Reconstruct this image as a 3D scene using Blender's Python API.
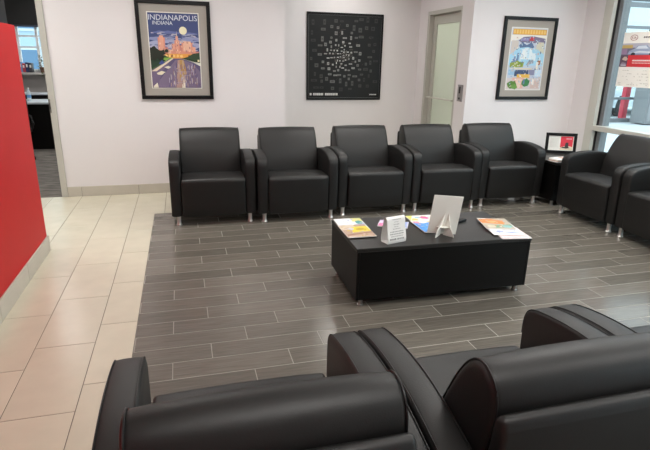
import bpy, bmesh, math, random
from mathutils import Vector, Matrix
random.seed(7)
for o in list(bpy.data.objects): bpy.data.objects.remove(o, do_unlink=True)
scene = bpy.context.scene
COL = scene.collection
PI = math.pi

# ------------------------------------------------------------------ camera
FPX = 514.95; PITCH, YAW, ROLL = (math.radians(a) for a in (17.662, 15.41, 1.093)); CAMH = 1.5114
Fw = Vector((math.sin(YAW)*math.cos(PITCH), math.cos(YAW)*math.cos(PITCH), -math.sin(PITCH)))
Rt = Vector((math.cos(YAW), -math.sin(YAW), 0)); Up = Rt.cross(Fw)
Rr = Rt*math.cos(ROLL) + Up*math.sin(ROLL); Uu = -Rt*math.sin(ROLL) + Up*math.cos(ROLL)
cam_d = bpy.data.cameras.new('camera'); cam = bpy.data.objects.new('camera', cam_d); COL.objects.link(cam)
cam_d.sensor_width = 36; cam_d.lens = FPX/650*36; cam_d.clip_start = 0.02; cam_d.clip_end = 300
M = Matrix((Rr, Uu, -Fw)).transposed().to_4x4(); M.translation = (0, 0, CAMH)
cam.matrix_world = M
scene.camera = cam

# ------------------------------------------------------------------ sky and exposure
world = bpy.data.worlds.new('world'); scene.world = world; world.use_nodes = True
bg = world.node_tree.nodes['Background']
bg.inputs[0].default_value = (0.76, 0.90, 1.0, 1); bg.inputs[1].default_value = 2.8
vs = scene.view_settings
vs.view_transform = 'Standard'; vs.look = 'None'; vs.gamma = 1; vs.use_curve_mapping = False
vs.exposure = 0.0
LAMP = 17.5           # strength of the ceiling panels

# ------------------------------------------------------------------ materials
MATS = {}
def mat(name, col, rough=.5, metal=0, bump=0, bscale=60, var=0, vscale=5, emit=0, spec=.5, coat=0, trans=0, alpha=1, stretch=None, rnd=0):
    if name in MATS: return MATS[name]
    m = bpy.data.materials.new(name); m.use_nodes = True; MATS[name] = m
    nt = m.node_tree; b = nt.nodes['Principled BSDF']
    c = (*col, 1)
    b.inputs['Base Color'].default_value = c; b.inputs['Roughness'].default_value = rough
    b.inputs['Metallic'].default_value = metal; b.inputs['Specular IOR Level'].default_value = spec
    b.inputs['Coat Weight'].default_value = coat; b.inputs['Coat Roughness'].default_value = .08
    b.inputs['Transmission Weight'].default_value = trans; b.inputs['Alpha'].default_value = alpha
    if emit:
        b.inputs['Emission Color'].default_value = c; b.inputs['Emission Strength'].default_value = emit
    if var or bump or rnd:
        tc = nt.nodes.new('ShaderNodeTexCoord'); mp = nt.nodes.new('ShaderNodeMapping')
        nt.links.new(tc.outputs['Object'], mp.inputs['Vector'])
        if stretch: mp.inputs['Scale'].default_value = stretch
        if rnd:
            oi = nt.nodes.new('ShaderNodeObjectInfo'); ml = nt.nodes.new('ShaderNodeMath'); ml.operation = 'MULTIPLY'
            ml.inputs[1].default_value = 37.0; nt.links.new(oi.outputs['Random'], ml.inputs[0])
            cb = nt.nodes.new('ShaderNodeCombineXYZ')
            for k in range(3): nt.links.new(ml.outputs[0], cb.inputs[k])
            nt.links.new(cb.outputs[0], mp.inputs['Location'])
    if var or rnd:
        nz = nt.nodes.new('ShaderNodeTexNoise'); nz.inputs['Scale'].default_value = vscale; nz.inputs['Detail'].default_value = 5
        nt.links.new(mp.outputs[0], nz.inputs['Vector'])
        mr = nt.nodes.new('ShaderNodeMapRange'); mr.inputs[1].default_value = .25; mr.inputs[2].default_value = .75
        mr.inputs[3].default_value = 1-var; mr.inputs[4].default_value = 1+var
        nt.links.new(nz.outputs['Fac'], mr.inputs[0])
        last = mr.outputs[0]
        if rnd:
            m2 = nt.nodes.new('ShaderNodeMapRange'); m2.inputs[3].default_value = 1-rnd; m2.inputs[4].default_value = 1+rnd
            nt.links.new(oi.outputs['Random'], m2.inputs[0])
            mm = nt.nodes.new('ShaderNodeMath'); mm.operation = 'MULTIPLY'
            nt.links.new(last, mm.inputs[0]); nt.links.new(m2.outputs[0], mm.inputs[1]); last = mm.outputs[0]
        vm = nt.nodes.new('ShaderNodeVectorMath'); vm.operation = 'SCALE'; vm.inputs[0].default_value = col
        nt.links.new(last, vm.inputs['Scale']); nt.links.new(vm.outputs[0], b.inputs['Base Color'])
    if bump:
        n2 = nt.nodes.new('ShaderNodeTexNoise'); n2.inputs['Scale'].default_value = bscale; n2.inputs['Detail'].default_value = 3
        nt.links.new(mp.outputs[0], n2.inputs['Vector'])
        bp = nt.nodes.new('ShaderNodeBump'); bp.inputs['Strength'].default_value = bump; bp.inputs['Distance'].default_value = .002
        nt.links.new(n2.outputs['Fac'], bp.inputs['Height']); nt.links.new(bp.outputs[0], b.inputs['Normal'])
    return m

paint   = mat('wall_paint', (.73, .695, .70), .6, bump=.12, bscale=220, var=.015, vscale=2)
redp    = mat('red_paint', (.50, .010, .013), .5, spec=.2, bump=.1, bscale=200, var=.04, vscale=3)
ceilm   = mat('ceiling_white', (.80, .79, .77), .8)
beige   = mat('beige_tile', (.60, .565, .445), .26, var=.05, vscale=6, rnd=.035)
basem   = mat('base_tile', (.50, .465, .395), .35, var=.04, vscale=8, rnd=.03)
groutd  = mat('tile_grout', (.16, .14, .115), .9)
groutl  = mat('plank_grout', (.29, .272, .235), .6)
plankm  = mat('grey_plank', (.136, .123, .103), .19, var=.30, vscale=3.0, stretch=(2.2, 38, 1), rnd=.17, bump=.03, bscale=4)
carpetm = mat('grey_carpet', (.125, .115, .102), .95, var=.75, vscale=3.2, stretch=(1.6, 5, 1), bump=.6, bscale=60)
leather = mat('black_leather', (.0100, .0098, .0095), .49, bump=.15, bscale=260, var=.12, vscale=6, spec=.42)
pipem   = mat('leather_seam', (.006, .006, .006), .45, spec=.4)
chrome  = mat('brushed_chrome', (.72, .71, .70), .28, 1)
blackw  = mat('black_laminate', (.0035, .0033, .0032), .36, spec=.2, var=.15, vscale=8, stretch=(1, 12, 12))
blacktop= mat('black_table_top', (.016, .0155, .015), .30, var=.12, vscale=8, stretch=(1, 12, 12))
framem  = mat('black_frame', (.005, .005, .0055), .4, spec=.25)
matb    = mat('grey_mat_board', (.36, .33, .295), .8, var=.03, vscale=200)
white   = mat('white_paper', (.82, .81, .78), .65)
ivory   = mat('ivory_card', (.84, .82, .76), .6)
trimm   = mat('door_trim', (.47, .455, .41), .45, var=.02, vscale=6)
doorm   = mat('door_stile', (.46, .45, .40), .4)
alum    = mat('window_frame', (.52, .51, .46), .4)
alumd   = mat('outer_window_frame', (.17, .18, .19), .4)
gasket  = mat('black_gasket', (.008, .008, .008), .6)
plate   = mat('steel_plate', (.33, .32, .32), .45, .6)
darkm   = mat('dark_plastic', (.006, .006, .0065), .45, spec=.3)
lampm   = mat('lamp_diffuser', (1.0, .97, .93), .5, emit=LAMP)
lampf   = mat('lamp_frame', (.8, .8, .8), .5)

def glass_mat(name, tint, refl=.08):
    m = bpy.data.materials.new(name); m.use_nodes = True; nt = m.node_tree; nt.nodes.clear()
    o = nt.nodes.new('ShaderNodeOutputMaterial'); mx = nt.nodes.new('ShaderNodeMixShader')
    t = nt.nodes.new('ShaderNodeBsdfTransparent'); g = nt.nodes.new('ShaderNodeBsdfGlossy')
    t.inputs[0].default_value = (*tint, 1); g.inputs['Roughness'].default_value = .02
    fr = nt.nodes.new('ShaderNodeFresnel'); fr.inputs[0].default_value = 1.45
    ge = nt.nodes.new('ShaderNodeNewGeometry'); sb = nt.nodes.new('ShaderNodeMath'); sb.operation = 'SUBTRACT'; sb.inputs[0].default_value = 1
    mu = nt.nodes.new('ShaderNodeMath'); mu.operation = 'MULTIPLY'
    nt.links.new(ge.outputs['Backfacing'], sb.inputs[1]); nt.links.new(sb.outputs[0], mu.inputs[0]); nt.links.new(fr.outputs[0], mu.inputs[1])
    nt.links.new(mu.outputs[0], mx.inputs[0]); nt.links.new(t.outputs[0], mx.inputs[1]); nt.links.new(g.outputs[0], mx.inputs[2])
    nt.links.new(mx.outputs[0], o.inputs[0]); return m
glass = glass_mat('clear_glass', (.93, .97, .96))
def frosted_mat():
    m = bpy.data.materials.new('frosted_glass'); m.use_nodes = True; nt = m.node_tree; b = nt.nodes['Principled BSDF']
    b.inputs['Base Color'].default_value = (.66, .71, .62, 1); b.inputs['Roughness'].default_value = .45
    o = nt.nodes['Material Output']; mx = nt.nodes.new('ShaderNodeMixShader'); mx.inputs[0].default_value = .3
    t = nt.nodes.new('ShaderNodeBsdfTranslucent'); t.inputs[0].default_value = (.80, .86, .76, 1)
    nt.links.new(b.outputs[0], mx.inputs[1]); nt.links.new(t.outputs[0], mx.inputs[2]); nt.links.new(mx.outputs[0], o.inputs[0]); return m
frosted = frosted_mat()

def flat(col):
    return mat('print_%02x%02x%02x' % tuple(int(max(0, min(1, c))*255) for c in col), col, .55, spec=.3, coat=.06)

# ------------------------------------------------------------------ mesh helpers
class MB:
    def __init__(s): s.v = []; s.f = []; s.m = []; s.mats = []
    def mi(s, m):
        if m not in s.mats: s.mats.append(m)
        return s.mats.index(m)
    def add(s, vs_, fs, m=None):
        n = len(s.v); s.v += [tuple(p) for p in vs_]; s.f += [[i+n for i in f] for f in fs]
        k = s.mi(m) if m else 0; s.m += [k]*len(fs); return s
    def box(s, x0, x1, y0, y1, z0, z1, m=None):
        v = [(x, y, z) for z in (z0, z1) for y in (y0, y1) for x in (x0, x1)]
        return s.add(v, [[0,2,3,1],[4,5,7,6],[0,1,5,4],[2,6,7,3],[0,4,6,2],[1,3,7,5]], m)
    def bevbox(s, x0, x1, y0, y1, z0, z1, r=.005, seg=2, m=None):
        bm = bmesh.new(); bmesh.ops.create_cube(bm, size=1)
        for q in bm.verts: q.co = Vector(((x0+x1)/2+q.co.x*(x1-x0), (y0+y1)/2+q.co.y*(y1-y0), (z0+z1)/2+q.co.z*(z1-z0)))
        bmesh.ops.bevel(bm, geom=bm.edges[:], offset=r, segments=seg, profile=.5, affect='EDGES')
        bm.verts.index_update()
        s.add([q.co[:] for q in bm.verts], [[q.index for q in f.verts] for f in bm.faces], m); bm.free(); return s
    def lathe(s, prof, n=16, c=(0,0,0), ax='z', m=None):
        v = []; f = []
        for (r_, h) in prof:
            for k in range(n):
                a = 2*PI*k/n; p = (r_*math.cos(a), r_*math.sin(a), h)
                if ax == 'x': p = (p[2], p[0], p[1])
                if ax == 'y': p = (p[1], p[2], p[0])
                v.append((p[0]+c[0], p[1]+c[1], p[2]+c[2]))
        L = len(prof)
        for i in range(L-1):
            for k in range(n): f.append([i*n+k, i*n+(k+1)%n, (i+1)*n+(k+1)%n, (i+1)*n+k])
        f.append(list(range(n))[::-1]); f.append([(L-1)*n+k for k in range(n)])
        return s.add(v, f, m)
    def tube(s, pts, r_, n=8, closed=False, m=None):
        v = []; f = []; P = [Vector(p) for p in pts]; L = len(P)
        for i, p in enumerate(P):
            a = P[(i-1) % L] if (closed or i > 0) else p; b = P[(i+1) % L] if (closed or i < L-1) else p
            t = (b-a).normalized(); ref = Vector((0,0,1)) if abs(t.z) < .9 else Vector((1,0,0))
            e1 = t.cross(ref).normalized(); e2 = t.cross(e1)
            for k in range(n):
                an = 2*PI*k/n; v.append((p + e1*(r_*math.cos(an)) + e2*(r_*math.sin(an)))[:])
        for i in range(L if closed else L-1):
            j = (i+1) % L
            for k in range(n): f.append([i*n+k, i*n+(k+1)%n, j*n+(k+1)%n, j*n+k])
        if not closed: f.append(list(range(n))); f.append([(L-1)*n+k for k in range(n)][::-1])
        return s.add(v, f, m)
    def prism(s, prof, a0, a1, ax='x', m=None):
        n = len(prof); v = []
        for a in (a0, a1):
            for (p, q) in prof:
                v.append((a, p, q) if ax == 'x' else ((p, a, q) if ax == 'y' else (p, q, a)))
        f = [[k, (k+1) % n, n+(k+1) % n, n+k] for k in range(n)] + [list(range(n))[::-1], [n+k for k in range(n)]]
        return s.add(v, f, m)
    def padded(s, prof, x0, x1, r_=.02, seg=4, puff=0.0, nx=6, m=None):
        """upholstered block: the outline (y,z) run along x with rounded ends and a little crown"""
        n = len(prof); P = [Vector((p[0], p[1])) for p in prof]
        area = sum(P[i].x*P[(i+1)%n].y - P[(i+1)%n].x*P[i].y for i in range(n)); sg = 1 if area > 0 else -1
        N = []
        for i in range(n):
            d1 = (P[i]-P[i-1]).normalized(); d2 = (P[(i+1)%n]-P[i]).normalized(); d = (d1+d2).normalized()
            N.append(Vector((d.y, -d.x))*sg)
        secs = []
        for k in range(seg+1):
            a = PI/2*k/seg; secs.append((x0 + r_*(1-math.sin(a)), r_*(1-math.cos(a)) if False else r_*(1-math.sin(a))))
        secs = []
        for k in range(seg+1):
            a = PI/2*k/seg; secs.append((x0 + r_*(1-math.cos(a)), -r_*(1-math.sin(a))))
        for k in range(1, nx):
            t = k/nx; secs.append((x0+r_ + (x1-x0-2*r_)*t, puff*math.sin(PI*t)**.7))
        for k in range(seg, -1, -1):
            a = PI/2*k/seg; secs.append((x1 - r_*(1-math.cos(a)), -r_*(1-math.sin(a))))
        v = []; f = []
        for (x, off) in secs:
            for i in range(n):
                q = P[i] + N[i]*off; v.append((x, q.x, q.y))
        L = len(secs)
        for i in range(L-1):
            for k in range(n): f.append([i*n+k, i*n+(k+1)%n, (i+1)*n+(k+1)%n, (i+1)*n+k])
        f.append(list(range(n))[::-1]); f.append([(L-1)*n+k for k in range(n)])
        return s.add(v, f, m)
    def mesh(s, name, m=None, smooth=False):
        me = bpy.data.meshes.new(name); me.from_pydata(s.v, [], s.f)
        for q in (s.mats or [m]): me.materials.append(q)
        if s.mats: me.polygons.foreach_set('material_index', s.m)
        bm = bmesh.new(); bm.from_mesh(me); bmesh.ops.recalc_face_normals(bm, faces=bm.faces[:]); bm.to_mesh(me); bm.free()
        if smooth:
            me.polygons.foreach_set('use_smooth', [True]*len(me.polygons))
            me.set_sharp_from_angle(angle=math.radians(38))
        me.update(); return me

def link(name, me, parent=None, loc=None, rot=None):
    o = bpy.data.objects.new(name, me); COL.objects.link(o)
    if parent: o.parent = parent
    if loc: o.location = loc
    if rot: o.rotation_euler = rot
    return o
def obj(name, mb, m=None, parent=None, smooth=False, loc=None, rot=None):
    return link(name, mb.mesh(name, m, smooth), parent, loc, rot)
def tag(o, label, cat, group=None):
    o['label'] = label; o['category'] = cat
    if group: o['group'] = group
    return o
def thing(name, label, cat, loc=(0,0,0), rz=0, group=None):
    o = bpy.data.objects.new(name, None); COL.objects.link(o); o.location = loc; o.rotation_euler = (0,0,rz)
    o.empty_display_size = .1
    return tag(o, label, cat, group)
def struct(name, mb, m, smooth=False):
    o = obj(name, mb, m, None, smooth); o['kind'] = 'structure'; return o
def copy_tree(o, parent=None):
    c = o.copy(); COL.objects.link(c); c.parent = parent
    for ch in list(o.children): copy_tree(ch, c)
    return c
def text_polys(body, x0, z0, w, h, y):
    cu = bpy.data.curves.new('lettering_curve', 'FONT'); cu.body = body; cu.resolution_u = 3
    t = bpy.data.objects.new('lettering_curve', cu); COL.objects.link(t)
    dg = bpy.context.evaluated_depsgraph_get(); me = bpy.data.meshes.new_from_object(t.evaluated_get(dg))
    V = [q.co.copy() for q in me.vertices]; Fs = [list(p.vertices) for p in me.polygons]
    bpy.data.objects.remove(t); bpy.data.curves.remove(cu); bpy.data.meshes.remove(me)
    ax = min(q.x for q in V); bx = max(q.x for q in V); ay = min(q.y for q in V); by = max(q.y for q in V)
    return [(x0+(q.x-ax)/(bx-ax)*w, y, z0+(q.y-ay)/(by-ay)*h) for q in V], Fs
def print_mesh(polys, x0, z0, w, h, y, step=.00035):
    """flat printed sheet: coloured areas (u,v) laid on each other, front towards -y"""
    mb = MB()
    for k, (c, pts) in enumerate(polys):
        mb.add([(x0+u*w, y-k*step, z0+v*h) for u, v in pts], [list(range(len(pts)))], flat(c))
    return mb
def rect(u0, v0, u1, v1): return [(u0,v0),(u1,v0),(u1,v1),(u0,v1)]
def disc(u, v, ru, rv, n=20): return [(u+ru*math.cos(2*PI*k/n), v+rv*math.sin(2*PI*k/n)) for k in range(n)]
def blob(u, v, ru, rv, n=14, j=.25):
    return [(u+ru*(1+random.uniform(-j,j))*math.cos(2*PI*k/n), v+rv*(1+random.uniform(-j,j))*math.sin(2*PI*k/n)) for k in range(n)]
def inframe(P):
    d = Vector(P)-Vector((0,0,CAMH)); w = d.dot(Fw)
    if w < .05: return None
    return (325+FPX*d.dot(Rr)/w, 225-FPX*d.dot(Uu)/w)

# ------------------------------------------------------------------ key planes of the place
YB = 6.19; XA0, XA1 = 1.185, 3.573; YA = 7.75; XW = 5.23; XL = -4.5; YR = -3.0; ZC = 2.75
XBORD, YBORD = -.3387, 5.301; YO = 11.5

# ------------------------------------------------------------------ floor with planks and tiles
floor = struct('floor', MB().box(XL, XBORD, YR, YA, -.10, -.0018).box(XBORD, XW, YBORD, YA, -.10, -.0018), groutd)
bed = obj('plank_bed', MB().box(XBORD+.0015, XW, YR, YBORD-.0015, -.10, -.0006), groutl, floor)

def rect_obj(name, x0, x1, y0, y1, m, parent, cache, g=.0022, th=.012, bev=.0008, gy=None):
    w, d = x1-x0-2*g, y1-y0-2*(gy or g)
    if w < .006 or d < .006: return None
    key = (name, round(w, 4), round(d, 4))
    if key not in cache:
        mb = MB(); b = bev
        v = [(-w/2,-d/2,-th),(w/2,-d/2,-th),(w/2,d/2,-th),(-w/2,d/2,-th),(-w/2,-d/2,-b),(w/2,-d/2,-b),(w/2,d/2,-b),(-w/2,d/2,-b),
             (-w/2+b,-d/2+b,0),(w/2-b,-d/2+b,0),(w/2-b,d/2-b,0),(-w/2+b,d/2-b,0)]
        mb.add(v, [[0,1,5,4],[1,2,6,5],[2,3,7,6],[3,0,4,7],[4,5,9,8],[5,6,10,9],[6,7,11,10],[7,4,8,11],[8,9,10,11]])
        cache[key] = mb.mesh(name, m)
    return (cache[key], ((x0+x1)/2, (y0+y1)/2, 0))
def shown(x0, x1, y0, y1):
    ps = [inframe((x, y, 0)) for x in (x0, x1) for y in (y0, y1)]
    if any(p is None for p in ps): return 0
    if max(p[0] for p in ps) < 0 or min(p[0] for p in ps) > 650 or max(p[1] for p in ps) < 0 or min(p[1] for p in ps) > 450: return 0
    return (max(p[0] for p in ps)-min(p[0] for p in ps))*(max(p[1] for p in ps)-min(p[1] for p in ps))
cache = {}
planks = []
PL, PW = .6096, .1524
for rrow in range(-13, 43):
    ya, yb = 3.3695-(rrow+1)*PW, 3.3695-rrow*PW
    ya, yb = max(ya, YR), min(yb, YBORD)
    if yb-ya < .01: continue
    off = .8855-(rrow-1)*PL/3
    k = math.floor((XBORD-off)/PL)
    while off+k*PL < XW:
        xa, xb = max(off+k*PL, XBORD), min(off+(k+1)*PL, XW)
        if xb-xa > .01: planks.append((xa, xb, ya, yb, shown(xa, xb, ya, yb)))
        k += 1
planks.sort(key=lambda p: -p[4])
rest = MB()
for i, (xa, xb, ya, yb, s_) in enumerate(planks):
    if i < 290 and s_ > 0:
        q = rect_obj('wood_plank', xa, xb, ya, yb, plankm, floor, cache, gy=.0026)
        if q: link('wood_plank', q[0], floor, q[1])
    else: rest.box(xa+.0022, xb-.0022, ya+.0022, yb-.0022, -.012, 0)
ro = obj('remaining_planks', rest, plankm, floor); ro['kind'] = 'stuff'
REG = [(-3.2, XBORD, YR, YBORD), (-3.2, XW, YBORD, YB), (XA0, XA1, YB, YA)]
TW = .3048
def inside(x, y): return any(a-1e-4 <= x <= b+1e-4 and c-1e-4 <= y <= d+1e-4 for a, b, c, d in REG)
rest = MB(); ntile = 0
for cidx in range(-8, 24):
    xa = -.8521-TW + cidx*TW; xb = xa+TW       # column 0 runs from the first seam beside the red wall
    y0 = 5.6105 + .2032*cidx
    for j in range(-30, 30):
        ya = y0 + j*PL; yb = ya+PL
        cs = [(xa+e, ya+g) for e in (.001, TW-.001) for g in (.001, PL/2, PL-.001)]
        if all(inside(*c) for c in cs): pieces = [(xa, xb, ya, yb)]
        else:
            pieces = []
            for a, b, c, d in REG:
                q = (max(xa, a), min(xb, b), max(ya, c), min(yb, d))
                if q[1]-q[0] > .012 and q[3]-q[2] > .012: pieces.append(q)
        for q in pieces:
            if shown(*q) > 0 and ntile < 290:
                r_ = rect_obj('floor_tile', *q, beige, floor, cache, g=.0021)
                if r_: link('floor_tile', r_[0], floor, r_[1]); ntile += 1
            else: rest.box(q[0]+.0016, q[1]-.0016, q[2]+.0016, q[3]-.0016, -.012, 0)
ro = obj('remaining_tiles', rest, beige, floor); ro['kind'] = 'stuff'
carpet = struct('floor_office', MB().box(XL, 1.0, YB+.02, YO, -.10, -.001), carpetm)
struct('floor_side_room', MB().box(XA1+.15, XW, YB+.15, YA, -.10, 0), beige)

# ------------------------------------------------------------------ walls and ceiling
T = .15
DX0, DX1 = -2.36, -1.366        # office doorway
struct('wall_back', MB().box(-1.302, XA0, YB, YB+T, 0, ZC).box(DX0-.064, -1.302, YB, YB+T, 2.30, ZC).box(XL, DX0-.064, YB, YB+T, 0, ZC), paint)
struct('wall_alcove_left', MB().box(XA0-T, XA0, YB+T, YO, 0, ZC), paint)
struct('wall_alcove_back', MB().box(XA0, XA1, YA, YA+T, 0, ZC), paint)
OY0, OY1, OZ = 6.475, 7.478, 2.226     # frosted door opening
struct('wall_alcove_right', MB().box(XA1, XA1+T, YB+T, OY0, 0, ZC).box(XA1, XA1+T, OY1, YA+T, 0, ZC).box(XA1, XA1+T, OY0, OY1, OZ, ZC), paint)
struct('wall_front_right', MB().box(XA1, XW+T, YB, YB+T, 0, ZC), paint)
struct('wall_side_room', MB().box(XA1+T, XW+T, YA, YA+T, 0, ZC).box(XW, XW+T, YB+T, YA, 0, ZC), paint)
struct('wall_left', MB().box(XL-T, XL, YR, YO, 0, ZC), paint)
struct('wall_rear', MB().box(XL, XW, YR-T, YR, 0, ZC), paint)
WY1 = 5.835                              # glazing starts here
struct('wall_right', MB().box(XW, XW+T, WY1, YB, 0, ZC).box(XW, XW+T, YR, WY1, 2.60, ZC), paint)
struct('wall_office', MB().box(XL, -3.05, YO, YO+T, 0, ZC).box(-1.5, 1.2, YO, YO+T, 0, ZC).box(-3.05, -1.5, YO, YO+T, 0, 1.20).box(-3.05, -1.5, YO, YO+T, 2.45, ZC), mat('office_paint', (.50, .48, .46), .7))
struct('ceiling', MB().box(XL-T, XW+T, YR-T, YO+T, ZC, ZC+.1), ceilm)

# red half-height partition
RX, RY, RZ = -1.12, 4.372, 1.715
struct('wall_partition', MB().bevbox(RX-.13, RX, YR, RY, 0, RZ, .004), redp)

def base_run(name, length, start, joints, place):
    b = struct(name, MB(), basem) if False else None
BH, BT = .112, .012
def baseboard(name, axis, a0, a1, fixed, sign, first, h=BH):
    """tile skirting: backing strip and one piece for each tile"""
    mb = MB()
    if axis == 'x': mb.box(a0, a1, *sorted((fixed, fixed+sign*(BT-.003))), 0, h-.004)
    else: mb.box(*sorted((fixed, fixed+sign*(BT-.003))), a0, a1, 0, h-.004)
    b = struct(name, mb, groutd)
    p = first
    while p > a0: p -= PL
    while p < a1:
        s, e = max(p, a0)+.0015, min(p+PL, a1)-.0015
        if e-s > .01:
            mb = MB()
            if axis == 'x': mb.bevbox(s, e, *sorted((fixed, fixed+sign*BT)), .001, h, .003, 2)
            else: mb.bevbox(*sorted((fixed, fixed+sign*BT)), s, e, .001, h, .003, 2)
            obj('baseboard_tile', mb, basem, b)
        p += PL
baseboard('baseboard_back', 'x', -1.302, XA0, YB, -1, -1.157)
baseboard('baseboard_partition', 'y', .6, RY+.012, RX, 1, 3.745, .13)
baseboard('baseboard_alcove', 'x', XA0, XA1, YA, -1, 1.3)
baseboard('baseboard_right', 'x', XA1, XW, YB, -1, 3.7)

# office door trim on the left
t1 = struct('trim_1', MB().bevbox(-1.366, -1.302, YB-.018, YB+T+.018, 0, 2.30, .004)
            .bevbox(DX0-.064, DX0, YB-.018, YB+T+.018, 0, 2.30, .004).bevbox(DX0, -1.366, YB-.018, YB+T+.018, 2.236, 2.30, .004), trimm)
obj('door_stop', MB().bevbox(-1.380, -1.366, YB+.06, YB+.10, 0, 2.236, .002), trimm, t1)
sp = obj('strike_plate', MB().bevbox(-1.368, -1.350, YB-.0215, YB-.0175, .93, 1.075, .001), mat('strike_steel', (.20, .19, .18), .4, .8), t1)
obj('latch_hole', MB().box(-1.364, -1.356, YB-.0222, YB-.0210, .97, 1.03), darkm, sp)

# frosted glass door in the alcove
d1 = struct('door_1', MB().box(XA1+.005, XA1+T, OY1-.055, OY1, 0, OZ).box(XA1+.005, XA1+T, OY0, OY0+.055, 0, OZ).box(XA1+.005, XA1+T, OY0+.055, OY1-.055, OZ-.05, OZ), trimm)
LX = XA1+.075
leaf = obj('door_leaf', MB().bevbox(LX, LX+.045, OY1-.16, OY1-.062, .01, OZ-.055, .003).bevbox(LX, LX+.045, OY0+.062, OY0+.16, .01, OZ-.055, .003)
           .bevbox(LX, LX+.045, OY0+.16, OY1-.16, OZ-.18, OZ-.055, .003).bevbox(LX, LX+.045, OY0+.16, OY1-.16, .01, .24, .003), doorm, d1)
obj('frosted_pane', MB().box(LX+.018, LX+.028, OY0+.155, OY1-.155, .235, OZ-.175), frosted, leaf)
pb = MB().tube([(LX, OY1-.10, 1.02), (LX-.05, OY1-.10, 1.02), (LX-.05, OY0+.12, 1.02), (LX, OY0+.12, 1.02)], .011, 8)
obj('push_bar', pb, mat('satin_bar', (.62, .60, .55), .35, .5), leaf, True)
sw = thing('switch_plate', 'grey metal switch plate on wall beside the frosted glass door', 'switch', (XA1, 6.33, 1.03))
obj('plate', MB().bevbox(-.012, 0, -.062, .062, 0, .215, .003), plate, sw)
obj('slot', MB().bevbox(-.016, -.011, -.012, .016, .105, .19, .002), darkm, sw)
obj('button', MB().lathe([(.014, -.018), (.017, -.011)], 12, (0, .002, .04), 'x'), darkm, sw)

# ------------------------------------------------------------------ window wall on the right
w1 = struct('window_1', MB().bevbox(XW-.03, XW+.05, WY1-.135, WY1, 0, 2.60, .004), alum)
for y in (4.05, 2.35, .65, -1.05, -2.9):
    obj('mullion', MB().bevbox(XW-.03, XW+.13, y-.05, y+.05, 0, 2.60, .004), alum, w1)
obj('gasket', MB().box(XW+.025, XW+.05, WY1-.1455, WY1-.1345, .04, 2.58), gasket, w1)
obj('outer_jamb', MB().bevbox(XW+.05, XW+.16, WY1-.205, WY1, 0, 2.60, .004), alumd, w1)
ys = [WY1-.15, 4.05, 2.35, .65, -1.05, -2.9]
for a, b in zip(ys[:-1], ys[1:]):
    a_ = a-.05 if a != ys[0] else a-.003
    obj('transom', MB().bevbox(XW-.035, XW+.13, b+.05, a_+.02 if a == ys[0] else a_, .705, .768, .004), alum, w1)
    obj('sill', MB().bevbox(XW-.03, XW+.13, b+.05, a_, 0, .09, .004), alum, w1)
    obj('head', MB().bevbox(XW-.03, XW+.13, b+.05, a_, 2.52, 2.60, .004), alum, w1)
    obj('pane', MB().box(XW+.075, XW+.081, b+.05, a_, .768, 2.52), glass, w1)
    obj('pane', MB().box(XW+.075, XW+.081, b+.05, a_, .09, .705), glass, w1)

# ------------------------------------------------------------------ office window at the far left
w2 = struct('window_2', MB().box(-3.05, -2.99, YO-.02, YO+.10, 1.20, 2.45).box(-1.56, -1.5, YO-.02, YO+.10, 1.20, 2.45)
            .box(-2.99, -1.56, YO-.02, YO+.10, 1.20, 1.26).box(-2.99, -1.56, YO-.02, YO+.10, 2.39, 2.45), mat('white_frame', (.75, .77, .78), .5))
for x in (-2.93, -2.60, -2.25): obj('mullion', MB().box(x-.022, x+.022, YO, YO+.06, 1.26, 2.39), MATS['white_frame'], w2)
for z in (1.66, 1.86): obj('glazing_bar', MB().box(-2.99, -1.56, YO+.005, YO+.055, z-.016, z+.016), MATS['white_frame'], w2)
obj('pane', MB().box(-2.99, -1.56, YO+.03, YO+.036, 1.26, 2.39), glass, w2)
shade = thing('roller_shade', 'dark roller shade drawn down over top of the office window', 'shade', (-2.3, YO-.06, 2.02))
obj('fabric', MB().box(-.83, .83, 0, .004, .03, .62), mat('dark_shade', (.012, .012, .012), .8, var=.1, vscale=30), shade)
obj('bottom_bar', MB().bevbox(-.83, .83, -.01, .014, 0, .035, .004), mat('shade_bar', (.035, .045, .07), .5), shade)
obj('roller', MB().lathe([(.035, -.84), (.035, .84)], 14, (0, 0, .65), 'x'), darkm, shade, True)

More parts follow.
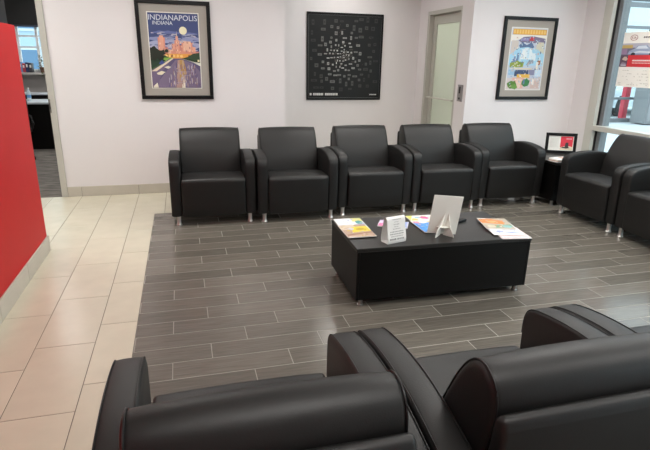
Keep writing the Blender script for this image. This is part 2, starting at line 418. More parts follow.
# ------------------------------------------------------------------ ceiling lights (the room's overhead lamps, out of view, plus three added as fill)
def ceiling_light(x, y, label, rz=0, sc=1):
    t = thing('ceiling_light', label, 'ceiling light', (x, y, ZC-.03), rz, 'recessed ceiling panels'); t.scale = (sc, sc, 1)
    obj('frame', MB().bevbox(-.62, .62, .275, .315, 0, .03, .003).bevbox(-.62, .62, -.315, -.275, 0, .03, .003).bevbox(-.62, -.58, -.275, .275, 0, .03, .003).bevbox(.58, .62, -.275, .275, 0, .03, .003), lampf, t)
    obj('diffuser', MB().box(-.58, .58, -.275, .275, .012, .02), lampm, t)
for x, y, l in ((-.2, 4.55, 'ceiling panel over the leftmost back armchair'), (2.2, 4.55, 'ceiling panel over the middle of the back row'), (4.2, 4.55, 'ceiling panel over the corner side table'),
                (-2.3, 5.25, 'ceiling panel in front of the office doorway'), (2.2, 2.2, 'ceiling panel over the coffee table'), (4.2, 2.2, 'ceiling panel by the window wall'),
                (-2.9, 2.2, 'ceiling panel behind the red partition'), (.6, .1, 'ceiling panel over the near row of armchairs'), (3.0, .1, 'ceiling panel right of the near row of armchairs'), (4.5, 7.0, 'added ceiling panel lighting the frosted door from behind'),  # last one: unseen lamp added to backlight the frosted pane
                (-1.8, 8.0, 'ceiling panel inside the office'), (-1.8, 10.2, 'second office ceiling panel, added to brighten the desk end')):  # second office lamp is added fill for the dim far end
    ceiling_light(x, y, l)
ceiling_light(2.3, 7.05, 'small ceiling panel added to brighten the alcove', 0, .6)  # added fill lamp, lifts the otherwise dark alcove walls

# ------------------------------------------------------------------ armchairs
def arc(cx, cz, r_, a0, a1, n): return [(cx+r_*math.cos(math.radians(a0+(a1-a0)*k/n)), cz+r_*math.sin(math.radians(a0+(a1-a0)*k/n))) for k in range(n+1)]
def smooth_path(pts, n=6):
    out = []; L = len(pts)
    for i in range(L-1):
        p0 = pts[max(i-1, 0)]; p1 = pts[i]; p2 = pts[i+1]; p3 = pts[min(i+2, L-1)]
        for k in range(n):
            t = k/n
            out.append(tuple(.5*((2*p1[j]) + (-p0[j]+p2[j])*t + (2*p0[j]-5*p1[j]+4*p2[j]-p3[j])*t*t + (-p0[j]+3*p1[j]-3*p2[j]+p3[j])*t**3) for j in (0, 1)))
    return out + [pts[-1]]
HW, AI = .396, .298                     # half width, inner face of the arms
seat_prof = [(.004, .088), (-.004, .10), (-.010, .20), (-.014, .36), (-.016, .408)] + arc(.018, .412, .034, 180, 90, 6) + [(.12, .449), (.25, .446), (.36, .428), (.50, .412), (.68, .40), (.69, .10), (.68, .088)]
arm_top = smooth_path([(.003, .50), (.006, .565), (.026, .606), (.075, .628), (.20, .648), (.34, .654), (.48, .642), (.62, .612), (.70, .588), (.725, .560), (.728, .50)], 4)
arm_prof = [(.728, .10), (.716, .088), (.022, .088), (.012, .10), (.006, .30)] + arm_top
arm_prof = arm_prof[::-1]
back_prof = smooth_path([(.412, .405), (.434, .53), (.460, .616), (.490, .682), (.525, .748), (.562, .802), (.598, .832), (.640, .837), (.680, .812), (.697, .762), (.690, .69), (.672, .60), (.66, .44)], 4)
shell_prof = [(.66, .088), (.655, .40), (.690, .66)] + smooth_path([(.696, .715), (.702, .742), (.718, .757), (.736, .752), (.746, .728)], 4) + [(.742, .55), (.726, .10), (.718, .088)]
def seam(prof, x, idx0=0, idx1=None):
    return [(x, p[0], p[1]) for p in prof[idx0:idx1]]
def make_chair():
    t = thing('armchair', 'black leather armchair', 'armchair', group='black leather club armchairs')
    s = obj('seat', MB().padded(seat_prof, -AI+.003, AI-.003, .016, 4, .006, 8), leather, t, True)
    for sg in (-1, 1):
        a, b = sorted((sg*(AI+.001), sg*HW))
        ar = obj('arm', MB().padded(arm_prof, a, b, .014, 3, .002, 4), leather, t, True)
        for x in (a+.006, b-.006):
            obj('piping', MB().tube([(x, p[0], p[1]) for p in arm_top], .0022, 6), pipem, ar, True)
    bk = obj('backrest', MB().padded(back_prof, -.2985, .2985, .022, 4, .008, 10), leather, t, True)
    for x in (-.289, .289):
        obj('piping', MB().tube([(x, p[0], p[1]) for p in back_prof[4:44]], .0030, 6), pipem, bk, True)
    obj('back_shell', MB().padded(shell_prof, -AI+.001, AI-.001, .014, 3, .002, 4), leather, t, True)
    leg = MB().lathe([(.027, 0), (.027, .006), (.022, .012), (.0195, .03), (.0195, .075), (.024, .090)], 16).mesh('leg', chrome, True)
    for x in (-.335, .335):
        for y in (.045, .675): link('leg', leg, t, (x, y, 0))
    return t
proto = make_chair()
R180 = PI
spots = [  # x, y of the front middle, turn, label
    (.238, 4.815, math.radians(-1.0), 'black leather armchair at left end of back row, under the skyline picture'),
    (1.046, 4.765, 0, 'black leather armchair second from left in the back row'),
    (1.862, 4.825, math.radians(-.8), 'black leather armchair in middle of back row, below the dark square picture'),
    (2.672, 4.835, math.radians(-.8), 'black leather armchair in back row in front of the frosted glass door'),
    (3.485, 4.865, math.radians(-.8), 'black leather armchair at right end of back row, beside the side table'),
    (3.825, 4.150, -PI/2, 'black leather armchair with its back to the window, nearer the side table'),
    (3.825, 3.335, -PI/2, 'black leather armchair cut off by right edge, back to the window'),
    (.140, 1.550, R180, 'black leather armchair in near row beside beige tiles, seen from behind'),
    (.9405, 1.552, R180, 'black leather armchair in middle of near row, seen from behind'),
    (1.742, 1.556, R180, 'black leather armchair at right of near row, mostly hidden, only arm and seat showing'),
]
for i, (x, y, a, l) in enumerate(spots):
    o = proto if i == 0 else copy_tree(proto)
    o.location = (x, y, 0); o.rotation_euler = (0, 0, a); o['label'] = l

# ------------------------------------------------------------------ coffee table
TZ = .405; TR = math.radians(-1.3)
tb = thing('coffee_table', 'low black rectangular coffee table with short metal legs, holding magazines', 'coffee table', (1.615, 3.135, 0), TR)
w, d = .618, .318
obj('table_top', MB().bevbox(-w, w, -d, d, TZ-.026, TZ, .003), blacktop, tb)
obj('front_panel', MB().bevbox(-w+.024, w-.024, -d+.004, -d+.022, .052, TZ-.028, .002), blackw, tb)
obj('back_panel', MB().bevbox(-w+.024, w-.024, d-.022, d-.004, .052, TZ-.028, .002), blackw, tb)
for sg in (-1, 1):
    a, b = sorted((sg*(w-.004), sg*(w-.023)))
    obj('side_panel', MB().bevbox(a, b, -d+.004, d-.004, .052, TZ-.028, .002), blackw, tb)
obj('bottom_panel', MB().box(-w+.024, w-.024, -d+.023, d-.023, .056, .072), blackw, tb)
leg = MB().lathe([(.021, 0), (.021, .005), (.016, .010), (.016, .048), (.022, .058)], 14).mesh('leg', mat('table_leg_metal', (.42, .41, .40), .35, 1), True)
for x in (-w+.05, w-.05):
    for y in (-d+.05, d-.05): link('leg', leg, tb, (x, y, 0))

# magazines: cover drawn in u (across), v (up the page)
def magazine(name, label, x, y, z, w, h, rz, polys, th=.005):
    t = thing(name, label, 'magazine', (x, y, z), math.radians(rz), 'magazines on the coffee table')
    obj('pages', MB().bevbox(-w/2, w/2, -h/2, h/2, 0, th, .001), white, t)
    mb = MB(); polys = list(polys); cs = [c for c, p in polys]
    for k in range(26):
        c = random.choice(cs); g = random.uniform(.55, 1.15); u, v = random.uniform(.04, .86), random.uniform(.04, .92); a, b = random.uniform(.03, .12), random.uniform(.015, .05)
        polys.append((tuple(round(min(.85, q*g), 2) for q in c), [(u, v), (u+a, v+random.uniform(-.02, .02)), (u+a, v+b), (u, v+b)]))
    for k, (c, pts) in enumerate(polys):
        mb.add([(-w/2+u*w, -h/2+v*h, th+.0003+k*.00003) for u, v in pts], [list(range(len(pts)))], flat(c))
    obj('cover', mb, None, t); return t
full = rect(.01, .01, .99, .99)
random.seed(3)
magazine('magazine', 'white magazine with blue and green cover at back left table corner', 1.108, 3.318, TZ, .20, .272, -3,
    [((.80,.81,.84), full), ((.30,.34,.62), [(.45,.12),(.98,.22),(.98,.52),(.6,.45)]), ((.62,.60,.22), rect(.62,.70,.99,.99)), ((.10,.32,.30), blob(.84,.62,.13,.16)), ((.62,.63,.70), rect(.06,.42,.5,.48)), ((.66,.67,.74), rect(.06,.62,.5,.66))])
magazine('magazine', 'yellow and tan magazine at front left of coffee table', 1.093, 3.150, TZ+.0065, .195, .262, -1,
    [((.48,.33,.25), full), ((.66,.55,.42), [(0.01,.62),(.5,.60),(.6,.99),(.01,.99)]), ((.75,.60,.06), [(.30,.36),(.99,.42),(.99,.84),(.42,.80)]), ((.52,.37,.03), blob(.66,.6,.2,.1)), ((.34,.17,.12), [(.05,.14),(.99,.30),(.99,.36),(.05,.22)]), ((.60,.46,.38), rect(.05,.03,.9,.10)), ((.62,.60,.64), blob(.36,.66,.10,.10))])
magazine('magazine', 'small lilac and pink booklet behind the white tent card', 1.405, 3.260, TZ, .15, .21, 62,
    [((.50,.52,.74), full), ((.72,.20,.38), rect(.02,.75,.5,.98)), ((.66,.55,.72), rect(.5,.65,.98,.98)), ((.30,.40,.72), rect(.1,.05,.9,.3))])
magazine('magazine', 'white magazine with pink and yellow flowers behind the sign holder', 1.668, 3.285, TZ, .215, .275, -3,
    [((.80,.76,.72), full), ((.62,.62,.16), [(.01,.55),(.25,.99),(.01,.99)]), ((.75,.10,.32), blob(.60,.78,.16,.13)), ((.80,.55,.16), blob(.18,.62,.13,.12)), ((.75,.30,.34), blob(.16,.28,.14,.16)), ((.30,.52,.62), blob(.36,.80,.1,.08)), ((.78,.5,.55), blob(.72,.4,.13,.1)), ((.55,.60,.2), blob(.4,.5,.1,.06))])
magazine('magazine', 'bright blue magazine partly under the sign holder', 1.648, 3.150, TZ+.0065, .215, .262, -2,
    [((.08,.30,.72), full), ((.80,.74,.70), [(.01,.80),(.35,.72),(.7,.84),(.99,.74),(.99,.99),(.01,.99)]), ((.80,.28,.40), blob(.14,.84,.11,.10)), ((.80,.55,.2), blob(.62,.84,.1,.06)), ((.25,.48,.80), rect(.2,.15,.7,.28))])
magazine('magazine', 'pale pink magazine at the front right table corner', 2.118, 2.905, TZ, .205, .235, -9,
    [((.74,.60,.60), full), ((.66,.50,.52), rect(.1,.05,.9,.2))])
magazine('magazine', 'white and blue magazine lying over the pink one', 2.110, 2.985, TZ+.0065, .21, .27, -13,
    [((.74,.76,.82), full), ((.36,.42,.66), blob(.30,.24,.12,.10)), ((.48,.54,.74), rect(.45,.10,.92,.24)), ((.30,.38,.66), rect(.55,.16,.80,.2))])
magazine('magazine', 'orange and green magazine on top of right-hand pile', 2.122, 3.080, TZ+.013, .205, .25, -15,
    [((.44,.38,.30), full), ((.66,.22,.06), [(.02,.55),(.75,.42),(.92,.72),(.25,.98),(.02,.96)]), ((.20,.34,.22), [(.35,.08),(.98,.22),(.98,.42),(.4,.34)]), ((.24,.46,.46), blob(.78,.22,.16,.12)), ((.55,.52,.40), blob(.24,.22,.15,.12)), ((.70,.36,.14), blob(.4,.66,.16,.1)), ((.80,.78,.72), rect(.01,.92,.3,.99))])

# white tent card
tc = thing('tent_card', 'white folded card standing on coffee table with printed lines', 'card', (1.268, 2.925, TZ), math.radians(15))
outl = smooth_path([(-.036, 0), (-.040, .03), (-.022, .11), (-.016, .155), (0, .168), (.016, .155), (.026, .11), (.040, .03), (.036, 0)], 4)
mbt = MB(); n = len(outl)
vv = [(x, p[0], p[1]) for x in (-.072, .072) for p in outl]
inn = [(p[0]*.955, p[1]*.99) for p in outl]
vv += [(x, p[0], p[1]) for x in (-.072, .072) for p in inn]
ff = []
for k in range(n-1):
    ff += [[k, k+1, n+k+1, n+k], [2*n+k+1, 2*n+k, 3*n+k, 3*n+k+1], [k+1, k, 2*n+k, 2*n+k+1], [n+k, n+k+1, 3*n+k+1, 3*n+k]]
mbt.add(vv, ff); mbt.box(-.072, .072, -.036, .036, 0, .0015)
obj('card', mbt, white, tc, True)
pl = MB()
def front_y(z): 
    for a, b in zip(outl[:-1], outl[1:]):
        if a[1] <= z <= b[1]: return a[0]+(b[0]-a[0])*(z-a[1])/(b[1]-a[1]+1e-9)
    return -.036
random.seed(11)
for z, u0, u1, hgt, g in ((.150,.3,.75,.006,.40), (.135,.38,.62,.005,.5), (.118,.35,.66,.006,.42), (.104,.36,.62,.005,.48), (.090,.30,.72,.006,.45), (.072,.14,.86,.007,.36), (.058,.12,.88,.007,.34), (.044,.16,.84,.006,.46), (.024,.10,.44,.010,.24), (.024,.5,.88,.010,.28)):
    x = -.072+u0*.144
    while x < -.072+u1*.144:
        wd = random.uniform(.004, .012); x2 = min(x+wd, -.072+u1*.144)
        pl.add([(x, front_y(z)-.0006, z), (x2, front_y(z)-.0006, z), (x2, front_y(z+hgt)-.0006, z+hgt), (x, front_y(z+hgt)-.0006, z+hgt)], [[0,1,2,3]], flat((g, g*.95, g*.93)))
        x = x2+.0025
obj('print', pl, None, tc)

# sign holder seen from behind: sheet leaning towards the room's near side on a crossed foot
sg_ = thing('sign_holder', 'cream cardboard counter sign seen from behind, on folded easel foot', 'sign', (1.640, 2.985, TZ), math.radians(-9))
LEAN = math.radians(6); SKEW = math.radians(4.5); SW, SH = .200, .272
def lean(x, s, off=0):
    x, s = x*math.cos(SKEW)+s*math.sin(SKEW), s*math.cos(SKEW)-x*math.sin(SKEW)+.008
    return (x, -s*math.sin(LEAN)-off*math.cos(LEAN), s*math.cos(LEAN)-off*math.sin(LEAN))
mb = MB()
mb.add([lean(-SW/2, 0), lean(SW/2, 0), lean(SW/2, SH), lean(-SW/2, SH), lean(-SW/2, 0, .004), lean(SW/2, 0, .004), lean(SW/2, SH, .004), lean(-SW/2, SH, .004)],
       [[0,1,2,3],[7,6,5,4],[0,4,5,1],[1,5,6,2],[2,6,7,3],[3,7,4,0]])
obj('sheet', mb, ivory, sg_)
# easel: two slotted wings standing behind the sheet and a half-moon lock tab
for s_ in (-1, 1):
    mb = MB(); e = .0018
    top = lean(.012*s_+.01, .15, .005)
    q = [(top[0], top[1], top[2]), (.012*s_, -.008, 0), (.012*s_+s_*.050, -.070, 0), (.012*s_+s_*.050, -.070, .012), (.012*s_+s_*.030, -.052, .060)]
    mb.add([(x-e, y, z) for x, y, z in q]+[(x+e, y, z) for x, y, z in q], [[0,1,2,3,4],[9,8,7,6,5],[0,5,6,1],[1,6,7,2],[2,7,8,3],[3,8,9,4],[4,9,5,0]])
    obj('easel_wing', mb, ivory, sg_)
mb = MB(); pts = [(.05*math.cos(PI*k/14), .040*math.sin(PI*k/14)) for k in range(15)]
mb.add([(x+.006, -.014-yy, .062) for x, yy in pts]+[(x+.006, -.014-yy, .064) for x, yy in pts], [list(range(15))[::-1], [15+k for k in range(15)]]+[[k, (k+1)%15, 15+(k+1)%15, 15+k] for k in range(15)])
obj('lock_tab', mb, ivory, sg_)

# small black object behind the sign
bt = thing('remote_control', 'small black remote lying on coffee table behind the sign', 'remote', (1.915, 3.225, TZ), math.radians(25))
obj('body', MB().bevbox(-.055, .055, -.021, .021, 0, .018, .005, 3), darkm, bt, True)
for k in range(4): obj('button', MB().lathe([(.005, .018), (.0045, .0195)], 10, (-.035+k*.02, 0, 0)), mat('remote_button', (.05, .05, .05), .5), bt)

# ------------------------------------------------------------------ corner side table with framed notice
st = thing('side_table', 'black cube side table in the corner between two armchairs', 'side table', (4.255, 5.06, 0))
SZ = .492
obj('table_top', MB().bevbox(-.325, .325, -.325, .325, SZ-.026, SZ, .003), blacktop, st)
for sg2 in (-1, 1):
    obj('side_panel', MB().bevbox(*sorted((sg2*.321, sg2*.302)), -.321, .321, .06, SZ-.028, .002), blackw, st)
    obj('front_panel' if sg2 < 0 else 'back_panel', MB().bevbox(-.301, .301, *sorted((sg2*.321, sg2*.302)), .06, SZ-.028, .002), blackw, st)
for x in (-.27, .27):
    for y in (-.27, .27): link('leg', leg, st, (x, y, 0))
pf = thing('photo_frame', 'black frame with red and white notice on the side table', 'picture frame', (4.405, 5.285, SZ), math.radians(-25))
fw, fh = .178, .243
tilt = Matrix.Rotation(math.radians(-7), 4, 'X')
def tl(mb): mb.v = [tuple(tilt @ Vector(p)) for p in mb.v]; return mb
obj('frame', tl(MB().bevbox(-fw, fw, -.018, 0, 0, .034, .003).bevbox(-fw, fw, -.018, 0, fh-.034, fh, .003).bevbox(-fw, -fw+.034, -.018, 0, .034, fh-.034, .003).bevbox(fw-.034, fw, -.018, 0, .034, fh-.034, .003).box(-fw+.03, fw-.03, -.006, -.001, .03, fh-.03)), framem, pf)
random.seed(5)
pp = [((.80,.79,.74), rect(0,0,1,1)), ((.66,.045,.07), rect(.48,.20,.97,.97)), ((.70,.60,.44), [(.48,.03),(.97,.03),(.97,.26),(.75,.34),(.48,.22)]),
      ((.055,.045,.045), [(.50,.20),(.60,.26),(.66,.24),(.68,.50),(.74,.58),(.80,.52),(.81,.24),(.86,.18),(.72,.14)]), ((.78,.40,.42), rect(.70,.78,.92,.84))]
for k in range(9): pp.append(((.62,.60,.57), rect(.07, .78-k*.07, random.uniform(.34, .43), .80-k*.07)))
obj('notice', tl(print_mesh(pp, -fw+.034, .034, 2*fw-.068, fh-.068, -.0068, .0003)), None, pf)
obj('easel_back', MB().add([(-.03,.02,.17),(.03,.02,.17),(.04,.085,0),(-.04,.085,0),(-.03,.023,.17),(.03,.023,.17),(.04,.089,0),(-.04,.089,0)], [[0,1,2,3],[7,6,5,4],[0,4,5,1],[1,5,6,2],[2,6,7,3],[3,7,4,0]]), framem, pf)
ln = thing('leaflet_pile', 'pile of pale leaflets at front of the corner side table', 'leaflets', (4.035, 4.825, SZ), math.radians(8))
for k in range(4):
    obj('leaflet', MB().bevbox(-.105+k*.004, .105+k*.004, -.07-k*.003, .07-k*.003, (.009*k), .009*k+.0085, .0015), (white, mat('leaflet_tan', (.55,.38,.30), .6), ivory, white)[k], ln)
obj('leaflet_print', print_mesh([((.55,.40,.34), rect(0,0,1,1))], -.05, 0, .1, .1, 0) if False else MB().box(-.02, .10, -.06, .03, .0355, .0360), mat('leaflet_brown', (.45,.28,.22), .6), ln)

# ------------------------------------------------------------------ framed pictures
def picture_frame(name, label, xc, wallY, zb, w, h, bar, depth=.03, grp=None):
    t = thing(name, label, 'picture', (xc, wallY, zb), 0)
    a = w/2
    obj('frame', MB().bevbox(-a, a, -depth, 0, 0, bar, .003).bevbox(-a, a, -depth, 0, h-bar, h, .003).bevbox(-a, -a+bar, -depth, 0, bar, h-bar, .003).bevbox(a-bar, a, -depth, 0, bar, h-bar, .003), framem, t)
    return t
# picture 1: night skyline over a canal
p1 = picture_frame('framed_picture', 'black framed canal and skyline poster at night on left of back wall', -.034, YB-.001, 1.073, .775, 1.026, .040)
obj('mat_board', MB().box(-.35, .35, -.012, -.004, .037, .99), matb, p1)
PX0, PZ0, PWd, PHt = -.266, .124, .522, .774
random.seed(21)
sky = (.055,.075,.19)
L = [((.78,.76,.68), rect(-.018,-.012,1.018,1.012)), (sky, rect(0,.40,1,1))]
for u, v, ru, rv, c in ((.25,.66,.3,.035,(.24,.27,.46)), (.12,.60,.2,.03,(.36,.38,.56)), (.55,.62,.25,.03,(.34,.36,.55)), (.85,.66,.2,.035,(.26,.29,.48)), (.9,.58,.2,.04,(.36,.37,.55)), (.4,.54,.3,.04,(.40,.38,.52)), (.08,.52,.1,.05,(.42,.42,.58)), (.72,.74,.25,.015,(.13,.16,.36)), (.35,.75,.25,.018,(.13,.16,.36)), (.62,.52,.3,.04,(.42,.38,.52))):
    L.append((c, [(max(0,min(1,a)), b) for a, b in blob(u, v, ru, rv, 18, .3)]))
for k in range(60):
    u, v = random.uniform(.02,.86), random.uniform(.52,.74); a = random.uniform(.05,.16)
    L.append((random.choice(((.20,.23,.38),(.34,.36,.50),(.12,.14,.30),(.42,.40,.48))), [(u,v),(min(1,u+a),v+random.uniform(-.01,.012)),(min(1,u+a*.8),v+.012),(u+a*.2,v+.016)]))
L.append(((.80,.74,.52), disc(.685, .775, .078, .053, 24)))
pk = [(.66,.27,.20), (.72,.36,.26), (.56,.22,.19), (.74,.44,.32)]
for u0, u1, v0, k in ((.17,.31,.68,0), (.20,.28,.705,1), (.31,.36,.55,2), (.44,.51,.60,1), (.50,.60,.645,0), (.525,.575,.70,1), (.60,.66,.58,2), (.64,.86,.615,0), (.67,.83,.635,3), (.86,.92,.56,1), (.36,.46,.52,3), (.42,.92,.50,0), (.92,.99,.50,2)):
    L.append((pk[k], rect(u0,.40,u1,v0)))
L.append(((.80,.62,.5), [(.544,.70),(.556,.70),(.55,.775)]))
for k in range(46):
    u = random.uniform(.18,.88); v = random.uniform(.46,.62)
    L.append(((.34,.14,.16) if k%2 else (.85,.58,.40), rect(u, v, u+.012, v+random.uniform(.012,.03))))
L.append(((.75,.34,.07), rect(.30,.405,1,.465)))
for k in range(16):
    u = random.uniform(.32,.9); L.append(((.85,.55,.18) if k%3 else (.25,.10,.05), blob(u, .435, .025, .02, 9)))
L += [((.045,.10,.03), [(0,.22),(.22,.32),(.4,.40),(.3,.44),(0,.46)]), ((.22,.40,.07), [(.22,.34),(.5,.385),(.42,.415),(.26,.41)]),
      ((.030,.055,.028), [(.62,.40),(.75,.425),(.86,.47),(1,.485),(1,.345),(.88,.36),(.74,.385)]),
      ((.11,.09,.17), [(.0,0),(.0,.2),(.42,.40),(.62,.40),(.86,.35),(1,.30),(1,0)]),
      ((.19,.145,.23), [(.02,0),(.50,.385),(.64,.39),(.85,.33),(1,.22),(1,0)]),
      ((.44,.28,.24), [(.48,0),(.54,.38),(.64,.38),(.70,.25),(.66,0)]), ((.46,.27,.10), [(.56,.1),(.58,.385),(.66,.385),(.72,.2)]),
      ((.80,.74,.62), [(.60,0),(.615,.12),(.645,.16),(.66,.10),(.67,0)]),
      ((.16,.12,.20), [(.0,0),(.0,.24),(.16,.30),(.38,.40),(.42,.39),(.2,.2),(.1,0)]),
      ((.72,.62,.46), [(.0,.225),(.10,.225),(.46,.40),(.43,.405)]), ((.02,.05,.03), [(0,.26),(.12,.30),(.30,.37),(.1,.44),(0,.46)]),
      ((.74,.68,.50), [(.10,.20),(.20,.23),(.28,.215),(.2,.175),(.12,.18)]), ((.70,.64,.50), [(.26,.28),(.34,.30),(.40,.285),(.34,.26)]), ((.76,.70,.56), [(.02,.02),(.10,.07),(.12,.0),(.02,.0)]),
      ((.06,.08,.26), [(.16,.33),(.22,.38),(.28,.34),(.22,.315)]), ((.74,.66,.40), rect(.95,.36,.99,.39))]
for k in range(120):
    v = random.uniform(.0,.30); u = random.uniform(.28+v*.8,.97-v*.3); c = ((.46,.42,.52), (.50,.34,.26), (.09,.07,.18), (.58,.52,.46), (.26,.15,.16), (.34,.26,.40))[k%6]
    L.append((c, rect(u, v, min(u+.010, 1), v+random.uniform(.02,.08))))
for k in range(4): L.append(((.40,.36,.46), rect(.50+.06*(k%3), .07+.05*k, .68+.05*(k%4), .074+.05*k)))
for u, v, r_ in ((.06,.50,.09), (.16,.46,.10), (.24,.48,.06), (.05,.42,.08), (.33,.50,.04), (.20,.42,.07)): L.append(((.022,.026,.018), [(max(0,a), b) for a, b in blob(u, v, r_, r_*.6, 16, .3)]))
pr1 = obj('print', print_mesh(L, PX0, PZ0, PWd, PHt, -.0124, .00005), None, p1)
mb = MB(); lm = flat((.66,.70,.80))
for s_, x0, z0, w_, h_ in (('INDIANAPOLIS', .015, .905, .965, .070), ('INDIANA', .09, .845, .395, .048)):
    V, Fc = text_polys(s_, PX0+x0*PWd, PZ0+z0*PHt, w_*PWd, h_*PHt, -.0205); mb.add(V, Fc, lm)
obj('lettering', mb, None, pr1)

# picture 2: dark square print scattered with small pale blocks
p2 = picture_frame('framed_picture', 'large square black picture of scattered pale blocks in the alcove', 2.39, YA-.001, .951, 1.172, 1.232, .018, .028)
L = [((.0085,.009,.0095), rect(0,0,1,1))]
random.seed(9)
def grey(g): g = round(g, 2 if g < .1 else 1 if g > .3 else 2); return (g, g, round(g*.96, 3))
placed = []
for k in range(900):
    if k < 520: u, v = random.uniform(.04, .94), random.uniform(.11, .95)
    else: u, v = random.gauss(.46, .11), random.gauss(.52, .12)
    rr_ = math.hypot(u-.46, (v-.52)*.95)
    if not (.03 < u < .95 and .10 < v < .96): continue
    sz = .009 + .030*min(1, rr_/.34)*random.uniform(.6, 1.15)
    if any(abs(u-a) < (sz+c)*.95+.004 and abs(v-b) < (sz+c)*.8+.004 for a, b, c in placed): continue
    placed.append((u, v, sz))
    g = max(.030, .62*math.exp(-(rr_/.23)**2)*random.uniform(.5, 1.1)+.05*random.random())
    ar = random.choice((.5, .8, 1, 1, 1.8, 2.6)); du, dv = sz*ar**.5*.62, sz/ar**.5*.55
    L.append((grey(g), rect(u-du, v-dv, u+du, v+dv)))
    if du > .012 and dv > .008: L.append((grey(g*.45), rect(u-du*.5, v-dv*.3, u+du*.5, v+dv*.3)))
for k in range(70):
    rr_ = abs(random.gauss(0, .20)); a = random.uniform(0, 2*PI); u, v = .46+rr_*math.cos(a), .52+rr_*math.sin(a); l_ = random.uniform(.02, .06)
    c = (.22, .19, .17) if rr_ < .15 else (.09, .06, .055)
    if random.random() < .5: L.append((c, rect(u, v, u+l_, v+.003)))
    else: L.append((c, [(u, v), (u+.003, v), (u+l_*.7, v+l_*.8), (u+l_*.7-.003, v+l_*.8)]))
x = .03
for k in range(17):
    wd = random.uniform(.010, .026); 
    if k not in (1, 9): L.append(((.60,.60,.58), rect(x, .040, x+wd, .068)))
    x += wd+.004
for k in range(5): L.append(((.55,.55,.54), rect(.865+.02*k, .044, .881+.02*k, .058)))
obj('print', print_mesh(L, -.568, .018, 1.136, 1.196, -.006, .00002), None, p2)
gl = mat('picture_edge', (.12,.12,.12), .35)
obj('edge_line', MB().box(-.562, .562, -.0178, -.0168, .028, .034).box(-.562, .562, -.0178, -.0168, 1.196, 1.199).box(-.562, -.559, -.0178, -.0168, .034, 1.196).box(.559, .562, -.0178, -.0168, .034, 1.196), gl, p2)

# picture 3: montage of city sights
p3 = picture_frame('framed_picture', 'black framed city montage poster with orange heading on right wall', 4.408, YB-.001, 1.066, .790, 1.032, .040)
obj('mat_board', MB().box(-.36, .36, -.012, -.004, .037, .995), matb, p3)
random.seed(33)
L = [((.76,.74,.68), rect(-.02,-.012,1.02,1.012)), ((.50,.56,.66), rect(0,0,1,1)), ((.72,.38,.07), rect(.03,.895,.99,.985))]
x = .05
for k in range(12):
    L.append(((.80,.52,.16), rect(x, .91, x+.05, .972))); x += .078
L += [((.80,.76,.70), [(0,.78),(.5,.86),(1,.80),(1,.89),(0,.89)]), ((.20,.17,.27), [(.20,.80),(.35,.86),(.62,.875),(.98,.84),(.98,.76),(.3,.77)]), ((.55,.06,.08), rect(.52,.80,.66,.86)), ((.30,.26,.48), rect(.3,.80,.5,.84)),
      ((.60,.54,.50), rect(.02,.58,.22,.80)), ((.62,.60,.48), [(.72,.60),(.98,.60),(.95,.78),(.76,.78)]), ((.10,.16,.30), [(.24,.72),(.32,.78),(.46,.73),(.60,.78),(.68,.70),(.6,.66),(.46,.70),(.3,.66)]),
      ((.36,.62,.78), [(.0,.40),(0,.56),(.22,.68),(.5,.70),(.8,.66),(1,.58),(1,.40)]), ((.72,.80,.84), [(.3,.5),(.36,.66),(.5,.69),(.62,.66),(.68,.5)]), ((.55,.74,.84), rect(.5,.52,.56,.66)), ((.80,.82,.82), rect(.38,.50,.43,.64)), ((.16,.24,.42), [(.06,.44),(.16,.56),(.26,.46)]), ((.14,.22,.38), rect(.22,.46,.27,.60)), ((.70,.78,.82), rect(.64,.48,.76,.60)),
      ((.28,.34,.06), [(.04,.36),(.42,.37),(.44,.46),(.34,.44),(.26,.48),(.14,.45),(.04,.44)]), ((.18,.28,.05), blob(.34,.42,.06,.04)), ((.30,.34,.40), [(.5,.40),(.72,.44),(.70,.50),(.56,.47)]), ((.34,.13,.06), blob(.88,.45,.05,.05)), ((.80,.76,.66), rect(.80,.34,.86,.46)), ((.68,.58,.42), rect(.08,.335,.7,.355)),
      ((.05,.08,.16), rect(.2,.22,.62,.325)), ((.30,.48,.66), rect(.02,.24,.2,.33)), ((.24,.24,.36), rect(.6,.24,.78,.33)), ((.56,.70,.82), rect(.8,.22,.98,.33)), ((.72,.44,.08), rect(.28,.195,.66,.255)), ((.62,.55,.55), rect(.0,0,.98,.19)), ((.70,.42,.34), rect(.16,.02,.5,.2)), ((.74,.55,.46), rect(.28,.03,.4,.18)), ((.60,.46,.42), rect(.7,.02,.95,.15)), ((.80,.72,.66), rect(.72,.08,.8,.17)), ((.10,.22,.04), blob(.16,.08,.13,.07)), ((.05,.20,.07), blob(.56,.12,.11,.065)), ((.14,.30,.06), blob(.24,.04,.1,.04)), ((.12,.18,.30), rect(.48,.10,.53,.17))]
for k in range(190):
    u = random.uniform(.02,.95); v = random.uniform(.02,.86); c = random.choice(((.70,.74,.78),(.30,.40,.55),(.60,.45,.38),(.16,.20,.28),(.75,.72,.62),(.40,.58,.70)))
    L.append((c, rect(u, v, u+random.uniform(.01,.04), v+random.uniform(.006,.03))))
obj('print', print_mesh(L, -.265, .131, .522, .766, -.0124, .00005), None, p3)

